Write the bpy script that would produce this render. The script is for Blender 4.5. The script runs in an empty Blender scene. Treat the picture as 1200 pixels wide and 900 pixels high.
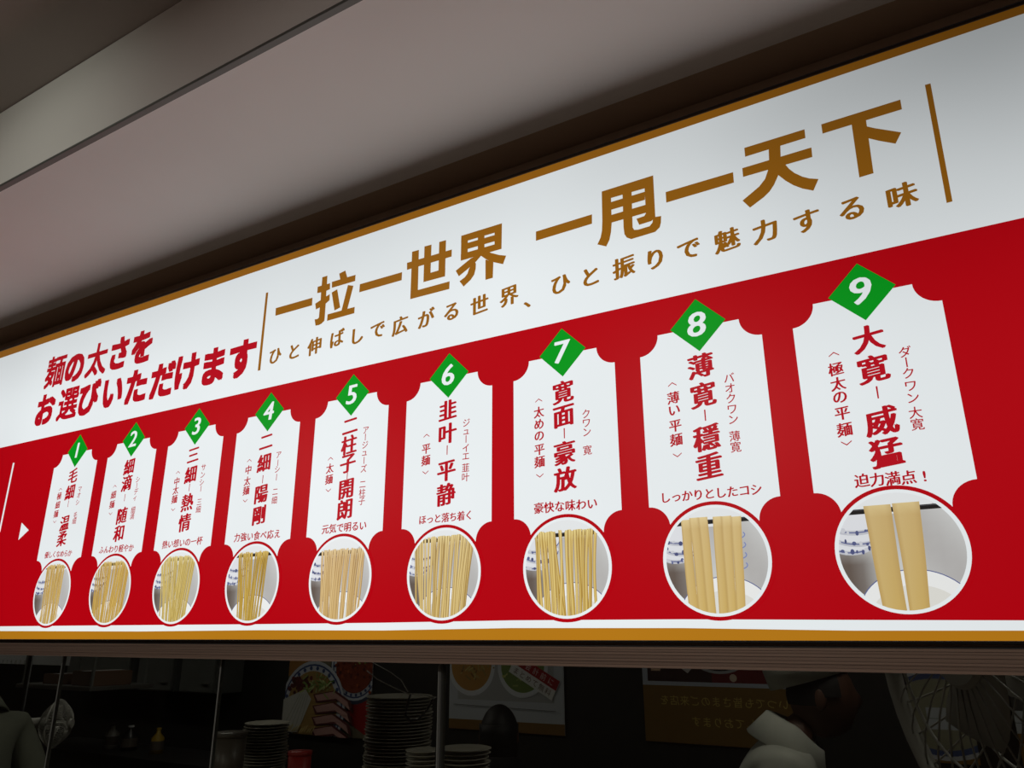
import bpy, bmesh, math, random
from mathutils import Vector, Matrix
from mathutils.geometry import tessellate_polygon

SC = bpy.context.scene
COL = SC.collection
EYE = 1.80            # height of the phone above the concourse floor
DIST = 1.20           # distance from the phone to the face of the sign
F_PX, YAW, PITCH, ROLL = 891.197, 0.53312, 0.31576, 0.00379

# ------------------------------------------------------------------ camera
cam_d = bpy.data.cameras.new('camera'); cam = bpy.data.objects.new('camera', cam_d); COL.objects.link(cam)
cam_d.sensor_width = 36.0; cam_d.lens = 36.0 * F_PX / 1200.0; cam_d.clip_start = 0.02
cam.matrix_world = (Matrix.Translation((0, -DIST, EYE)) @ Matrix.Rotation(YAW, 4, 'Z')
                    @ Matrix.Rotation(math.pi / 2 + PITCH, 4, 'X') @ Matrix.Rotation(-ROLL, 4, 'Z'))
SC.camera = cam
# ------------------------------------------------------------------ world, exposure
w = bpy.data.worlds.new('world'); SC.world = w; w.use_nodes = True
w.node_tree.nodes['Background'].inputs[0].default_value = (0.9, 0.95, 1.0, 1)
w.node_tree.nodes['Background'].inputs[1].default_value = 0.02
SC.view_settings.view_transform = 'Standard'; SC.view_settings.look = 'None'
SC.view_settings.exposure = 0.0; SC.view_settings.gamma = 1.0; SC.view_settings.use_curve_mapping = False
SIGN_POWER = 1.0      # luminance of the light box
HALL_FILL = 34.0       # watts of each unseen panel added in the concourse ceiling
KITCHEN_FILL = 2.2  # base watts of the unseen panels added in the kitchen
WASH_LAMP = 3.6

def at(px, py, Y=0.0):
    """point of the photograph (1200 x 900) on the plane y = Y -> x, height above eye level"""
    r2 = (px - 600) / F_PX; u2 = -(py - 450) / F_PX
    c, s = math.cos(ROLL), math.sin(ROLL)
    r = r2 * c + u2 * s; U = -r2 * s + u2 * c
    cp, sp = math.cos(PITCH), math.sin(PITCH)
    fw = cp - U * sp; u = sp + U * cp
    cy, sy = math.cos(YAW), math.sin(YAW)
    X = r * cy - fw * sy; Yd = r * sy + fw * cy
    t = (Y + DIST) / Yd
    return X * t, u * t

# ------------------------------------------------------------------ materials
def srgb(*c):
    return tuple(((v / 255) / 12.92 if v / 255 <= 0.04045 else ((v / 255 + 0.055) / 1.055) ** 2.4) for v in c) + (1,)

def mat(name, col, rough=0.6, metal=0.0, noise=0.0, scale=8.0, stretch=(1, 1, 1), bump=0.0, spec=0.5):
    m = bpy.data.materials.new(name); m.use_nodes = True
    nt = m.node_tree; p = nt.nodes['Principled BSDF']
    p.inputs['Base Color'].default_value = col; p.inputs['Roughness'].default_value = rough
    p.inputs['Metallic'].default_value = metal; p.inputs['Specular IOR Level'].default_value = spec
    if noise or bump:
        tc = nt.nodes.new('ShaderNodeTexCoord'); mp = nt.nodes.new('ShaderNodeMapping')
        mp.inputs['Scale'].default_value = stretch
        n = nt.nodes.new('ShaderNodeTexNoise'); n.inputs['Scale'].default_value = scale; n.inputs['Detail'].default_value = 5
        nt.links.new(tc.outputs['Object'], mp.inputs[0]); nt.links.new(mp.outputs[0], n.inputs['Vector'])
        if noise:
            cr = nt.nodes.new('ShaderNodeValToRGB')
            cr.color_ramp.elements[0].position = 0.3; cr.color_ramp.elements[1].position = 0.7
            cr.color_ramp.elements[0].color = tuple(v * (1 - noise) for v in col[:3]) + (1,)
            cr.color_ramp.elements[1].color = tuple(min(1, v * (1 + noise)) for v in col[:3]) + (1,)
            nt.links.new(n.outputs['Fac'], cr.inputs[0]); nt.links.new(cr.outputs[0], p.inputs['Base Color'])
        if bump:
            b = nt.nodes.new('ShaderNodeBump'); b.inputs['Strength'].default_value = bump; b.inputs['Distance'].default_value = 0.002
            nt.links.new(n.outputs['Fac'], b.inputs['Height']); nt.links.new(b.outputs[0], p.inputs['Normal'])
    return m

# uneven backlight painted into the film's emission, weaker at the right end and top
bg = bpy.data.node_groups.new('backlight', 'ShaderNodeTree')
bg.interface.new_socket('Strength', in_out='OUTPUT', socket_type='NodeSocketFloat')
def _bl():
    N, L = bg.nodes.new, bg.links.new
    out = N('NodeGroupOutput'); tc = N('ShaderNodeTexCoord'); sp = N('ShaderNodeSeparateXYZ'); L(tc.outputs['Object'], sp.inputs[0])
    def rng(src, a, b, c, d):
        m = N('ShaderNodeMapRange'); m.interpolation_type = 'SMOOTHSTEP'; L(src, m.inputs[0])
        for i, v in enumerate((a, b, c, d)): m.inputs[1 + i].default_value = v
        return m.outputs[0]
    def op(o, a, b):
        m = N('ShaderNodeMath'); m.operation = o
        for i, v in enumerate((a, b)):
            if isinstance(v, float): m.inputs[i].default_value = v
            else: L(v, m.inputs[i])
        return m.outputs[0]
    xr = rng(sp.outputs[0], -0.75, 0.30, 0.0, 1.0); zr = rng(sp.outputs[2], 0.30, 0.90, 0.22, 1.0)
    xl = rng(sp.outputs[0], -2.9, -1.9, 0.10, 0.0)
    zt = rng(sp.outputs[2], 0.62, 0.95, 0.0, 0.20)
    n = N('ShaderNodeTexNoise'); n.inputs['Scale'].default_value = 2.3; n.inputs['Detail'].default_value = 1.0
    L(tc.outputs['Object'], n.inputs['Vector'])
    nn = op('MULTIPLY', op('SUBTRACT', n.outputs['Fac'], 0.5), 0.14)
    v = op('SUBTRACT', 1.0, op('MULTIPLY', op('MULTIPLY', xr, zr), 0.52))
    v = op('ADD', op('SUBTRACT', op('SUBTRACT', v, zt), xl), nn)
    L(op('MULTIPLY', v, SIGN_POWER), out.inputs[0])
_bl()

def print_mat(name, col, attr=False):
    m = bpy.data.materials.new(name); m.use_nodes = True
    nt = m.node_tree; p = nt.nodes['Principled BSDF']; p.inputs['Roughness'].default_value = 0.35
    p.inputs['Specular IOR Level'].default_value = 0.18
    p.inputs['Base Color'].default_value = tuple(v * 0.06 for v in col[:3]) + (1,)
    p.inputs['Emission Color'].default_value = col
    g = nt.nodes.new('ShaderNodeGroup'); g.node_tree = bg; nt.links.new(g.outputs[0], p.inputs['Emission Strength'])
    if attr:
        a = nt.nodes.new('ShaderNodeAttribute'); a.attribute_name = 'ink'
        nt.links.new(a.outputs['Color'], p.inputs['Emission Color'])
    return m

def art_mat():
    m = bpy.data.materials.new('poster_ink'); m.use_nodes = True
    nt = m.node_tree; p = nt.nodes['Principled BSDF']; p.inputs['Roughness'].default_value = 0.5
    a = nt.nodes.new('ShaderNodeAttribute'); a.attribute_name = 'ink'
    nt.links.new(a.outputs['Color'], p.inputs['Base Color'])
    return m

P_WHITE = print_mat('film_white', (0.80, 0.845, 0.86, 1))
P_RED = print_mat('film_red', srgb(176, 0, 14))
P_REDTXT = print_mat('film_red_text', srgb(178, 6, 26))
P_GOLD = print_mat('film_gold', srgb(148, 94, 18))
P_GOLD2 = print_mat('film_gold_border', srgb(178, 118, 22))
P_GREEN = print_mat('film_green', srgb(0, 148, 26))
P_PHOTO = print_mat('film_photo', (0.8, 0.8, 0.8, 1), attr=True)
ART = art_mat()
M_FRAME = mat('dark_frame_metal', srgb(30, 24, 20), 0.4, 0.6)
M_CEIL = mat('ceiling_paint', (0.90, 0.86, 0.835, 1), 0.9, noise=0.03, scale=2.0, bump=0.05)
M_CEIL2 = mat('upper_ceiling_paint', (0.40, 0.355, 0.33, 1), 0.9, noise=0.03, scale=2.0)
M_FASCIA = mat('dark_brown_fascia', srgb(42, 32, 23), 0.6)
M_STRIP = mat('brown_strip', srgb(186, 160, 136), 0.85)
M_HEAD = mat('brown_anodised_metal', srgb(142, 120, 106), 0.36, 0.5, noise=0.30, scale=14, stretch=(0.04, 1, 22))
M_HEADD = mat('black_channel', srgb(20, 14, 12), 0.5)
M_WALL = mat('dark_panel_wall', srgb(70, 58, 50), 0.6, noise=0.1)
M_FLOOR = mat('concourse_tile', srgb(120, 112, 104), 0.35, noise=0.1, scale=3)
M_KWALL = mat('kitchen_wall', srgb(32, 31, 28), 0.6, noise=0.1)
M_KBLACK = mat('kitchen_dark', srgb(24, 23, 22), 0.6)
M_STEEL = mat('brushed_steel', srgb(150, 150, 146), 0.35, 0.8, noise=0.1, scale=10, stretch=(0.1, 1, 8))
M_STEELD = mat('grey_cabinet_steel', srgb(112, 114, 110), 0.5, 0.3, noise=0.08)
M_PLATE = mat('white_glazed_china', srgb(168, 163, 150), 0.3)
M_PLAS = mat('pale_plastic', srgb(180, 178, 170), 0.4)
M_PLASD = mat('dark_plastic', srgb(26, 26, 28), 0.4)
M_PAPER = mat('paper_white', srgb(200, 202, 204), 0.7)
M_PAPERB = mat('brown_paper', srgb(160, 112, 36), 0.7)
M_SKIN = mat('skin', srgb(92, 62, 48), 0.55)
M_CLOTH = mat('white_cook_cloth', srgb(190, 190, 180), 0.85, noise=0.08, scale=12, bump=0.4)
M_CLOTHG = mat('grey_green_cloth', srgb(98, 100, 88), 0.9, noise=0.12, scale=10, bump=0.4)
M_CLOTHK = mat('black_cloth', srgb(16, 16, 17), 0.9)
M_HAIR = mat('black_hair', srgb(20, 16, 14), 0.6)
M_YEL = mat('mustard_yellow_sauce', srgb(160, 130, 30), 0.5)
M_REDP = mat('red_plastic', srgb(150, 25, 20), 0.5)
M_BROWN = mat('brown_cardboard', srgb(88, 64, 48), 0.8)
M_LAMP = bpy.data.materials.new('lamp_diffuser'); M_LAMP.use_nodes = True
M_LAMP.node_tree.nodes['Principled BSDF'].inputs['Emission Color'].default_value = (1, 0.93, 0.85, 1)
M_LAMP.node_tree.nodes['Principled BSDF'].inputs['Emission Strength'].default_value = 1.5
def glass_mat():
    m = bpy.data.materials.new('tinted_glass'); m.use_nodes = True; nt = m.node_tree
    nt.nodes.remove(nt.nodes['Principled BSDF']); out = nt.nodes['Material Output']
    tr = nt.nodes.new('ShaderNodeBsdfTransparent'); tr.inputs[0].default_value = (0.78, 0.79, 0.76, 1)
    gl = nt.nodes.new('ShaderNodeBsdfGlossy'); gl.inputs['Roughness'].default_value = 0.02
    fr = nt.nodes.new('ShaderNodeFresnel'); fr.inputs[0].default_value = 1.45; mx = nt.nodes.new('ShaderNodeMixShader')
    ge = nt.nodes.new('ShaderNodeNewGeometry'); sb = nt.nodes.new('ShaderNodeMath'); sb.operation = 'SUBTRACT'; sb.inputs[0].default_value = 1
    mu = nt.nodes.new('ShaderNodeMath'); mu.operation = 'MULTIPLY'     # only the entry face of a pane reflects
    nt.links.new(ge.outputs['Backfacing'], sb.inputs[1]); nt.links.new(sb.outputs[0], mu.inputs[0]); nt.links.new(fr.outputs[0], mu.inputs[1])
    nt.links.new(mu.outputs[0], mx.inputs[0]); nt.links.new(tr.outputs[0], mx.inputs[1]); nt.links.new(gl.outputs[0], mx.inputs[2])
    nt.links.new(mx.outputs[0], out.inputs[0])
    return m
M_GLASS = glass_mat()

# ------------------------------------------------------------------ mesh helpers
def obj(name, bm, m, parent=None, loc=None, smooth=False):
    me = bpy.data.meshes.new(name); bm.normal_update(); bm.to_mesh(me); bm.free()
    for x in (m if isinstance(m, (list, tuple)) else [m]): me.materials.append(x)
    if smooth:
        for p in me.polygons: p.use_smooth = True
    o = bpy.data.objects.new(name, me); COL.objects.link(o)
    if parent: o.parent = parent
    if loc: o.location = loc
    return o
def tag(o, label, cat, group=None):
    o['label'] = label; o['category'] = cat
    if group: o['group'] = group
    return o
def thing(name, label, cat, loc=(0, 0, 0), rotz=0, group=None):
    o = bpy.data.objects.new(name, None); COL.objects.link(o); o.empty_display_size = 0.05
    o.location = loc; o.rotation_euler = (0, 0, rotz)
    return tag(o, label, cat, group)
def struct(name, bm, m):
    o = obj(name, bm, m); o['kind'] = 'structure'; return o
def B(*boxes, bevel=0.0):
    """boxes as (x0,x1,y0,y1,z0,z1)"""
    bm = bmesh.new()
    for x0, x1, y0, y1, z0, z1 in boxes:
        v = [bm.verts.new(p) for p in ((x0, y0, z0), (x1, y0, z0), (x1, y1, z0), (x0, y1, z0), (x0, y0, z1), (x1, y0, z1), (x1, y1, z1), (x0, y1, z1))]
        for f in ((0, 3, 2, 1), (4, 5, 6, 7), (0, 1, 5, 4), (1, 2, 6, 5), (2, 3, 7, 6), (3, 0, 4, 7)): bm.faces.new([v[i] for i in f])
    if bevel: bmesh.ops.bevel(bm, geom=bm.edges[:], offset=bevel, segments=2, affect='EDGES')
    return bm
def tube(bm, pts, r, n=6, closed=False):
    pts = [Vector(p) for p in pts]; rings = []; N = len(pts)
    for i, p in enumerate(pts):
        a = pts[(i - 1) % N] if closed or i else p; b = pts[(i + 1) % N] if closed or i < N - 1 else p
        d = (b - a).normalized(); u = d.orthogonal().normalized() if abs(d.z) > 0.99 else d.cross(Vector((0, 0, 1))).normalized(); v = d.cross(u)
        rings.append([bm.verts.new(p + (u * math.cos(t * 2 * math.pi / n) + v * math.sin(t * 2 * math.pi / n)) * r) for t in range(n)])
    for i in range(N if closed else N - 1):
        A, C = rings[i], rings[(i + 1) % N]
        for j in range(n): bm.faces.new((A[j], A[(j + 1) % n], C[(j + 1) % n], C[j]))
    if not closed: bm.faces.new(rings[0][::-1]); bm.faces.new(rings[-1])
    return bm
def lathe(prof, n=28):
    bm = bmesh.new(); rings = []
    for r, z in prof:
        rings.append([bm.verts.new((r * math.cos(2 * math.pi * j / n), r * math.sin(2 * math.pi * j / n), z)) for j in range(n)] if r > 1e-6 else [bm.verts.new((0, 0, z))])
    for A, C in zip(rings, rings[1:]):
        for j in range(n):
            k = (j + 1) % n
            f = [A[j % len(A)], A[k % len(A)], C[k % len(C)], C[j % len(C)]]
            f = list(dict.fromkeys(f))
            if len(f) > 2: bm.faces.new(f)
    return bm
def flat(polys, off=0.0):
    """flat polygons [(x,z)...] on the sign plane, facing the viewer"""
    bm = bmesh.new()
    for k, P in enumerate(polys):
        a = sum(P[i][0] * P[(i + 1) % len(P)][1] - P[(i + 1) % len(P)][0] * P[i][1] for i in range(len(P)))
        if a < 0: P = P[::-1]
        vs = [bm.verts.new((x, -off - k * 2e-5, z)) for x, z in P]
        for t in tessellate_polygon([[Vector((x, z, 0)) for x, z in P]]): bm.faces.new([vs[i] for i in t])
    return bm
def circle(cx, cz, r, n=64, rz=None):
    return [(cx + r * math.cos(2 * math.pi * i / n), cz + (rz or r) * math.sin(2 * math.pi * i / n)) for i in range(n)]
def ring(cx, cz, r0, r1, off, n=72):
    bm = bmesh.new(); a = [bm.verts.new((x, -off, z)) for x, z in circle(cx, cz, r0, n)]; b = [bm.verts.new((x, -off, z)) for x, z in circle(cx, cz, r1, n)]
    for i in range(n): bm.faces.new((a[i], b[i], b[(i + 1) % n], a[(i + 1) % n]))
    return bm
TICKETS = [
  (-2.1521, '毛細|温柔', -0.0056, [0.4259, 0.3796, 0.3469, 0.2931, 0.2512],
   '極細麺', -0.0549, [0.3933, 0.3732, 0.3478, 0.3225, 0.2996],
   'マオシ毛細', 0.0414, [0.3842, 0.3669, 0.3473, 0.3119, 0.2956],
   '優しくなめらか', -0.0600, 0.0516, 0.2093, 0.2092),
  (-1.8933, '細滴|随和', -0.0008, [0.424, 0.3795, 0.3409, 0.294, 0.2485],
   '細麺', -0.0517, [0.3771, 0.353, 0.3274, 0.302],
   'シーディ細滴', 0.0457, [0.385, 0.3683, 0.3525, 0.3369, 0.3054, 0.289],
   'ふんわり軽やか', -0.0646, 0.0612, 0.2094, 0.2083),
  (-1.6344, '三細|熱情', 0.0001, [0.4253, 0.3754, 0.3431, 0.3063, 0.2569],
   '中太麺', -0.0489, [0.387, 0.3631, 0.3415, 0.3185, 0.292],
   'サンシー三細', 0.0476, [0.3888, 0.3702, 0.3517, 0.3361, 0.3035, 0.2854],
   '熱い想いの一杯', -0.0639, 0.0646, 0.2080, 0.2100),
  (-1.3756, '二細|陽剛', -0.001, [0.4268, 0.376, 0.3372, 0.3037, 0.2552],
   '中太麺', -0.0515, [0.3878, 0.3647, 0.3383, 0.3159, 0.2911],
   'アーシー二細', 0.0451, [0.3896, 0.3706, 0.3558, 0.3375, 0.3044, 0.2851],
   '力強い食べ応え', -0.0648, 0.0650, 0.2089, 0.2092),
  (-1.1168, '二柱子|開朗', 0.0017, [0.4288, 0.3861, 0.3463, 0.3181, 0.2911, 0.2475],
   '太麺', -0.0482, [0.3623, 0.3402, 0.3159, 0.2912],
   'アージューズ二柱子', 0.0483, [0.4129, 0.3974, 0.3802, 0.364, 0.3466, 0.3288, 0.2959, 0.2778, 0.261],
   '元気で明るい', -0.0510, 0.0528, 0.2092, 0.2100),
  (-0.8579, '韭叶|平静', 0.0017, [0.4249, 0.3767, 0.3428, 0.3021, 0.2553],
   '平麺', -0.0487, [0.3799, 0.352, 0.328, 0.3026],
   'ジューイエ韮叶', 0.0471, [0.3923, 0.3758, 0.3594, 0.3416, 0.3254, 0.3024, 0.2841],
   'ほっと落ち着く', -0.0540, 0.0552, 0.2100, 0.2107),
  (-0.5991, '寛面|豪放', 0.001, [0.421, 0.3761, 0.3424, 0.3062, 0.259],
   '太めの平麺', -0.0498, [0.4136, 0.3899, 0.3669, 0.3449, 0.3188, 0.2958, 0.2693],
   'クワン寛', 0.0469, [0.3724, 0.3557, 0.3389, 0.3058],
   '豪快な味わい', -0.0537, 0.0512, 0.2116, 0.2111),
  (-0.3402, '薄寛|穩重', -0.0003, [0.4244, 0.3738, 0.3383, 0.3003, 0.2532],
   '薄い平麺', -0.0513, [0.4014, 0.3765, 0.3551, 0.328, 0.3038, 0.2766],
   'バオクワン薄寛', 0.0452, [0.3952, 0.3779, 0.3602, 0.3423, 0.325, 0.2971, 0.2794],
   'しっかりとしたコシ', -0.0759, 0.0707, 0.2094, 0.2093),
  (-0.0814, '大寛|威猛', 0.0026, [0.421, 0.3724, 0.3355, 0.2918, 0.2448],
   '極太の平麺', -0.0499, [0.4065, 0.3814, 0.3577, 0.3368, 0.3114, 0.286, 0.2641],
   'ダークワン大寛', 0.046, [0.3907, 0.3745, 0.3576, 0.3384, 0.3201, 0.2978, 0.2804],
   '迫力満点!', -0.0373, 0.0434, 0.2077, 0.2057),
]
SUB = [('ひ', -1.3747, 0.6408), ('と', -1.3105, 0.6394), ('伸', -1.244, 0.6393), ('ば', -1.1752, 0.6445), ('し', -1.1146, 0.6391), ('で', -1.0541, 0.6402), ('広', -0.9907, 0.6369), ('が', -0.9207, 0.6383), ('る', -0.8542, 0.6399), ('世', -0.7847, 0.6382), ('界', -0.714, 0.6424), ('、', -0.6587, 0.6281), ('ひ', -0.5987, 0.6403), ('と', -0.5345, 0.6397), ('振', -0.4668, 0.6419), ('り', -0.4056, 0.6424), ('で', -0.3434, 0.6449), ('魅', -0.2752, 0.6434), ('力', -0.2103, 0.643), ('す', -0.1444, 0.6418), ('る', -0.0749, 0.6436), ('味', -0.0027, 0.6439)]
HEAD = [('麺', -2.3505, 0.7753), ('の', -2.247, 0.7705), ('太', -2.1362, 0.7737), ('さ', -2.0274, 0.773), ('を', -1.9205, 0.7717), ('お', -2.369, 0.6542), ('選', -2.2475, 0.6557), ('び', -2.1453, 0.6561), ('い', -2.0294, 0.6567), ('た', -1.9194, 0.6542), ('だ', -1.806, 0.6534), ('け', -1.7076, 0.6602), ('ま', -1.6016, 0.6558), ('す', -1.4939, 0.6559)]
TITLE = {
  'one1': [[(-1.389, 0.7689), (-1.2645, 0.7679), (-1.2637, 0.7476), (-1.3877, 0.7479)]],
  'la': [[(-1.2373, 0.8154), (-1.2207, 0.8153), (-1.2199, 0.793), (-1.2097, 0.7928), (-1.2088, 0.7769), (-1.2201, 0.7752), (-1.2195, 0.7606), (-1.2081, 0.7639), (-1.2074, 0.7478), (-1.219, 0.7417), (-1.2187, 0.711), (-1.2188, 0.6979), (-1.2277, 0.6923), (-1.2357, 0.6907), (-1.2467, 0.6913), (-1.2513, 0.7083), (-1.2416, 0.7077), (-1.2378, 0.7108), (-1.2376, 0.736), (-1.2498, 0.7337), (-1.2536, 0.7497), (-1.2368, 0.7551), (-1.2374, 0.7753), (-1.25, 0.7763), (-1.2503, 0.7931), (-1.2373, 0.7933)], [(-1.1827, 0.811), (-1.1636, 0.8142), (-1.1561, 0.7949), (-1.1303, 0.7945), (-1.1303, 0.7786), (-1.203, 0.7788), (-1.2045, 0.7948), (-1.178, 0.7949)], [(-1.2024, 0.7665), (-1.1853, 0.7712), (-1.1715, 0.721), (-1.1892, 0.7174)], [(-1.1522, 0.7737), (-1.1347, 0.7676), (-1.1484, 0.7125), (-1.1263, 0.7122), (-1.1264, 0.6964), (-1.2105, 0.6957), (-1.2102, 0.7123), (-1.1667, 0.7123)]],
  'one2': [[(-1.1151, 0.7667), (-0.9915, 0.766), (-0.9917, 0.7461), (-1.1156, 0.7461)]],
  'shi': [[(-0.9788, 0.7855), (-0.8569, 0.7854), (-0.8571, 0.7684), (-0.9779, 0.7678)], [(-0.9656, 0.8095), (-0.9465, 0.809), (-0.9451, 0.7098), (-0.9653, 0.6937)], [(-0.9653, 0.6937), (-0.9633, 0.7108), (-0.8607, 0.7108), (-0.8612, 0.6929)], [(-0.9314, 0.8133), (-0.912, 0.8125), (-0.9122, 0.7426), (-0.9307, 0.7261)], [(-0.8912, 0.813), (-0.8729, 0.8126), (-0.8732, 0.7255), (-0.8911, 0.726)], [(-0.9307, 0.7261), (-0.9302, 0.7441), (-0.8728, 0.7441), (-0.8732, 0.7255)]],
  'jie': [[(-0.833, 0.8116), (-0.7305, 0.8116), (-0.7311, 0.7944), (-0.8333, 0.7952)], [(-0.833, 0.8116), (-0.8156, 0.8111), (-0.8156, 0.7518), (-0.8331, 0.7519)], [(-0.7905, 0.8117), (-0.7738, 0.8114), (-0.7732, 0.7514), (-0.7898, 0.7519)], [(-0.7487, 0.8116), (-0.7305, 0.8116), (-0.7315, 0.7522), (-0.7485, 0.7522)], [(-0.8159, 0.7897), (-0.7482, 0.7891), (-0.7485, 0.7744), (-0.8156, 0.775)], [(-0.8331, 0.7519), (-0.8334, 0.7677), (-0.7315, 0.7672), (-0.7315, 0.7522)], [(-0.8074, 0.7506), (-0.7903, 0.754), (-0.769, 0.7542), (-0.7817, 0.7497), (-0.7986, 0.7359), (-0.8371, 0.7164), (-0.8456, 0.7316)], [(-0.8113, 0.7277), (-0.7997, 0.7426), (-0.7943, 0.7352), (-0.7946, 0.7234), (-0.7982, 0.7105), (-0.8066, 0.7008), (-0.8244, 0.6895), (-0.8351, 0.7044), (-0.8218, 0.7106), (-0.8155, 0.7169)], [(-0.7817, 0.7497), (-0.7903, 0.758), (-0.769, 0.7582), (-0.7574, 0.7501), (-0.7376, 0.7398), (-0.7202, 0.7335), (-0.7278, 0.7161), (-0.75, 0.7264), (-0.7668, 0.7362)], [(-0.7706, 0.7378), (-0.751, 0.7277), (-0.7523, 0.6915), (-0.7702, 0.6913)]],
  'one3': [[(-0.6503, 0.7687), (-0.526, 0.7704), (-0.5268, 0.75), (-0.6506, 0.7479)]],
  'shuai': [[(-0.5036, 0.8138), (-0.3984, 0.8144), (-0.3991, 0.7921), (-0.504, 0.7937)], [(-0.5036, 0.8138), (-0.4845, 0.8134), (-0.4861, 0.7398), (-0.4884, 0.721), (-0.4924, 0.7052), (-0.4995, 0.6932), (-0.5175, 0.7026), (-0.5103, 0.7151), (-0.5069, 0.7288), (-0.5052, 0.7505)], [(-0.4608, 0.8137), (-0.4422, 0.8137), (-0.4448, 0.7179), (-0.4422, 0.7119), (-0.4345, 0.7101), (-0.4121, 0.7107), (-0.4063, 0.7161), (-0.4047, 0.7227), (-0.4001, 0.7265), (-0.3886, 0.725), (-0.3901, 0.7113), (-0.3929, 0.7027), (-0.4021, 0.696), (-0.4489, 0.6945), (-0.4576, 0.7001), (-0.4618, 0.7085), (-0.4628, 0.7232)], [(-0.4165, 0.8138), (-0.3984, 0.8144), (-0.3998, 0.7248), (-0.4082, 0.7202), (-0.4317, 0.7193), (-0.4365, 0.7335), (-0.4207, 0.7347), (-0.4174, 0.7397)], [(-0.487, 0.7846), (-0.4164, 0.7852), (-0.4175, 0.768), (-0.4878, 0.7679)], [(-0.4876, 0.7568), (-0.417, 0.7572), (-0.4174, 0.7404), (-0.4875, 0.7402)]],
  'one4': [[(-0.3769, 0.7715), (-0.2526, 0.7715), (-0.2531, 0.7503), (-0.3772, 0.7493)]],
  'tian': [[(-0.229, 0.813), (-0.1271, 0.8131), (-0.1276, 0.7958), (-0.2292, 0.7948)], [(-0.2362, 0.774), (-0.1206, 0.7745), (-0.1212, 0.7559), (-0.2366, 0.7561)], [(-0.188, 0.8044), (-0.1683, 0.804), (-0.1721, 0.7574), (-0.1788, 0.7395), (-0.187, 0.7243), (-0.1957, 0.7138), (-0.2061, 0.706), (-0.2308, 0.6933), (-0.242, 0.7107), (-0.2258, 0.7202), (-0.2114, 0.729), (-0.2006, 0.7401), (-0.1942, 0.7549), (-0.1902, 0.7752)], [(-0.1647, 0.756), (-0.1602, 0.7466), (-0.1522, 0.7353), (-0.1406, 0.7243), (-0.1305, 0.7176), (-0.1168, 0.7119), (-0.1271, 0.693), (-0.1432, 0.7022), (-0.1566, 0.7131), (-0.1681, 0.7258), (-0.1787, 0.7406), (-0.1812, 0.7606)]],
  'xia': [[(-0.1003, 0.8127), (0.0203, 0.8133), (0.02, 0.7948), (-0.1004, 0.7942)], [(-0.0549, 0.7985), (-0.0329, 0.7988), (-0.0356, 0.6952), (-0.0567, 0.6945)], [(-0.0341, 0.7834), (-0.0233, 0.7757), (0.013, 0.7539), (0.0023, 0.7366), (-0.0201, 0.7503), (-0.0342, 0.7603)]],
  'rule_l': [[(-1.4307, 0.8205), (-1.4225, 0.8201), (-1.4217, 0.6112), (-1.4307, 0.6114)]],
  'rule_r': [[(0.0575, 0.8261), (0.0654, 0.8257), (0.0618, 0.613), (0.054, 0.6128)]],
  'line_l': [[(-2.4933, 0.5019), (-2.4845, 0.5009), (-2.4858, 0.2902), (-2.4943, 0.2907)]],
  'tri': [[(-2.3759, 0.3107), (-2.33, 0.286), (-2.3759, 0.2602)]],
}

# ------------------------------------------------------------------ glyphs (Blender's built-in typeface), em square centred on 0
def load_glyphs(chars):
    G = {}; tmp = []
    for ch in sorted(set(chars)):
        c = bpy.data.curves.new('t', 'FONT'); c.body = ch; c.size = 1; c.resolution_u = 3
        o = bpy.data.objects.new('t', c); COL.objects.link(o); tmp.append((ch, o, c))
    dg = bpy.context.evaluated_depsgraph_get()
    for ch, o, c in tmp:
        me = bpy.data.meshes.new_from_object(o.evaluated_get(dg))
        xs = [v.co.x for v in me.vertices]
        cx = 0.5 if ord(ch) > 0x2000 else (min(xs) + max(xs)) / 2
        cy = 0.378 if ord(ch) > 0x2000 else 0.34
        G[ch] = ([(v.co.x - cx, v.co.y - cy) for v in me.vertices], [tuple(p.vertices) for p in me.polygons])
        bpy.data.meshes.remove(me)
    for ch, o, c in tmp: bpy.data.objects.remove(o); bpy.data.curves.remove(c)
    return G
POSTER_TEXT = 'いつでも皆さまのご来店を お待ちしております 無料はまとめて替玉お会計前に'
GL = load_glyphs(''.join(t[1] + t[4] + t[7] + t[10] for t in TICKETS).replace('|', '') + ''.join(c for c, _, _ in SUB + HEAD) + '123456789ー' + POSTER_TEXT.replace(' ', ''))
NIB_BOLD = [(dx, dy) for dx in (-1, 0, 1) for dy in (-1, 0, 1) if (dx, dy) != (0, 0)]
NIB_BRUSH = [(-1, .3), (-.5, -.1), (0, -.35), (.5, 0), (1, -.3), (0, .35)]
ROT = set('ー')
def lettering(name, items, material, parent, off, em, bold=0.0, nib=None, rise=0.0, sx=1.0, slant=0.0, vertical=False, joined=False, kanji=None):
    """items: (char, x, z), one object per character; bold: how far the pen widens every stroke, in em"""
    bm = bmesh.new() if joined else None
    for ch, cx, cz in items:
        if ch not in GL: continue
        if not joined: bm = bmesh.new()
        V, Fs = GL[ch]; bo = kanji if kanji is not None and ord(ch) > 0x3100 else bold
        for k, (nx, ny) in enumerate(nib or [(0, 0)]):
            vs = []
            for x, y in V:
                if vertical and ch in ROT: x, y = -y * 0.9, x
                x2 = (x + nx * bo) * sx; y2 = y + ny * bo
                y2 += rise * x2; x2 += slant * y2
                vs.append(bm.verts.new((cx + x2 * em, -off - k * 1e-5, cz + y2 * em)))
            for f in Fs:
                try: bm.faces.new([vs[i] for i in f])
                except ValueError: pass
        if not joined: obj(name, bm, material, parent)
    if joined:
        o = obj(name, bm, material, parent); o['kind'] = 'stuff'; return o

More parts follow.
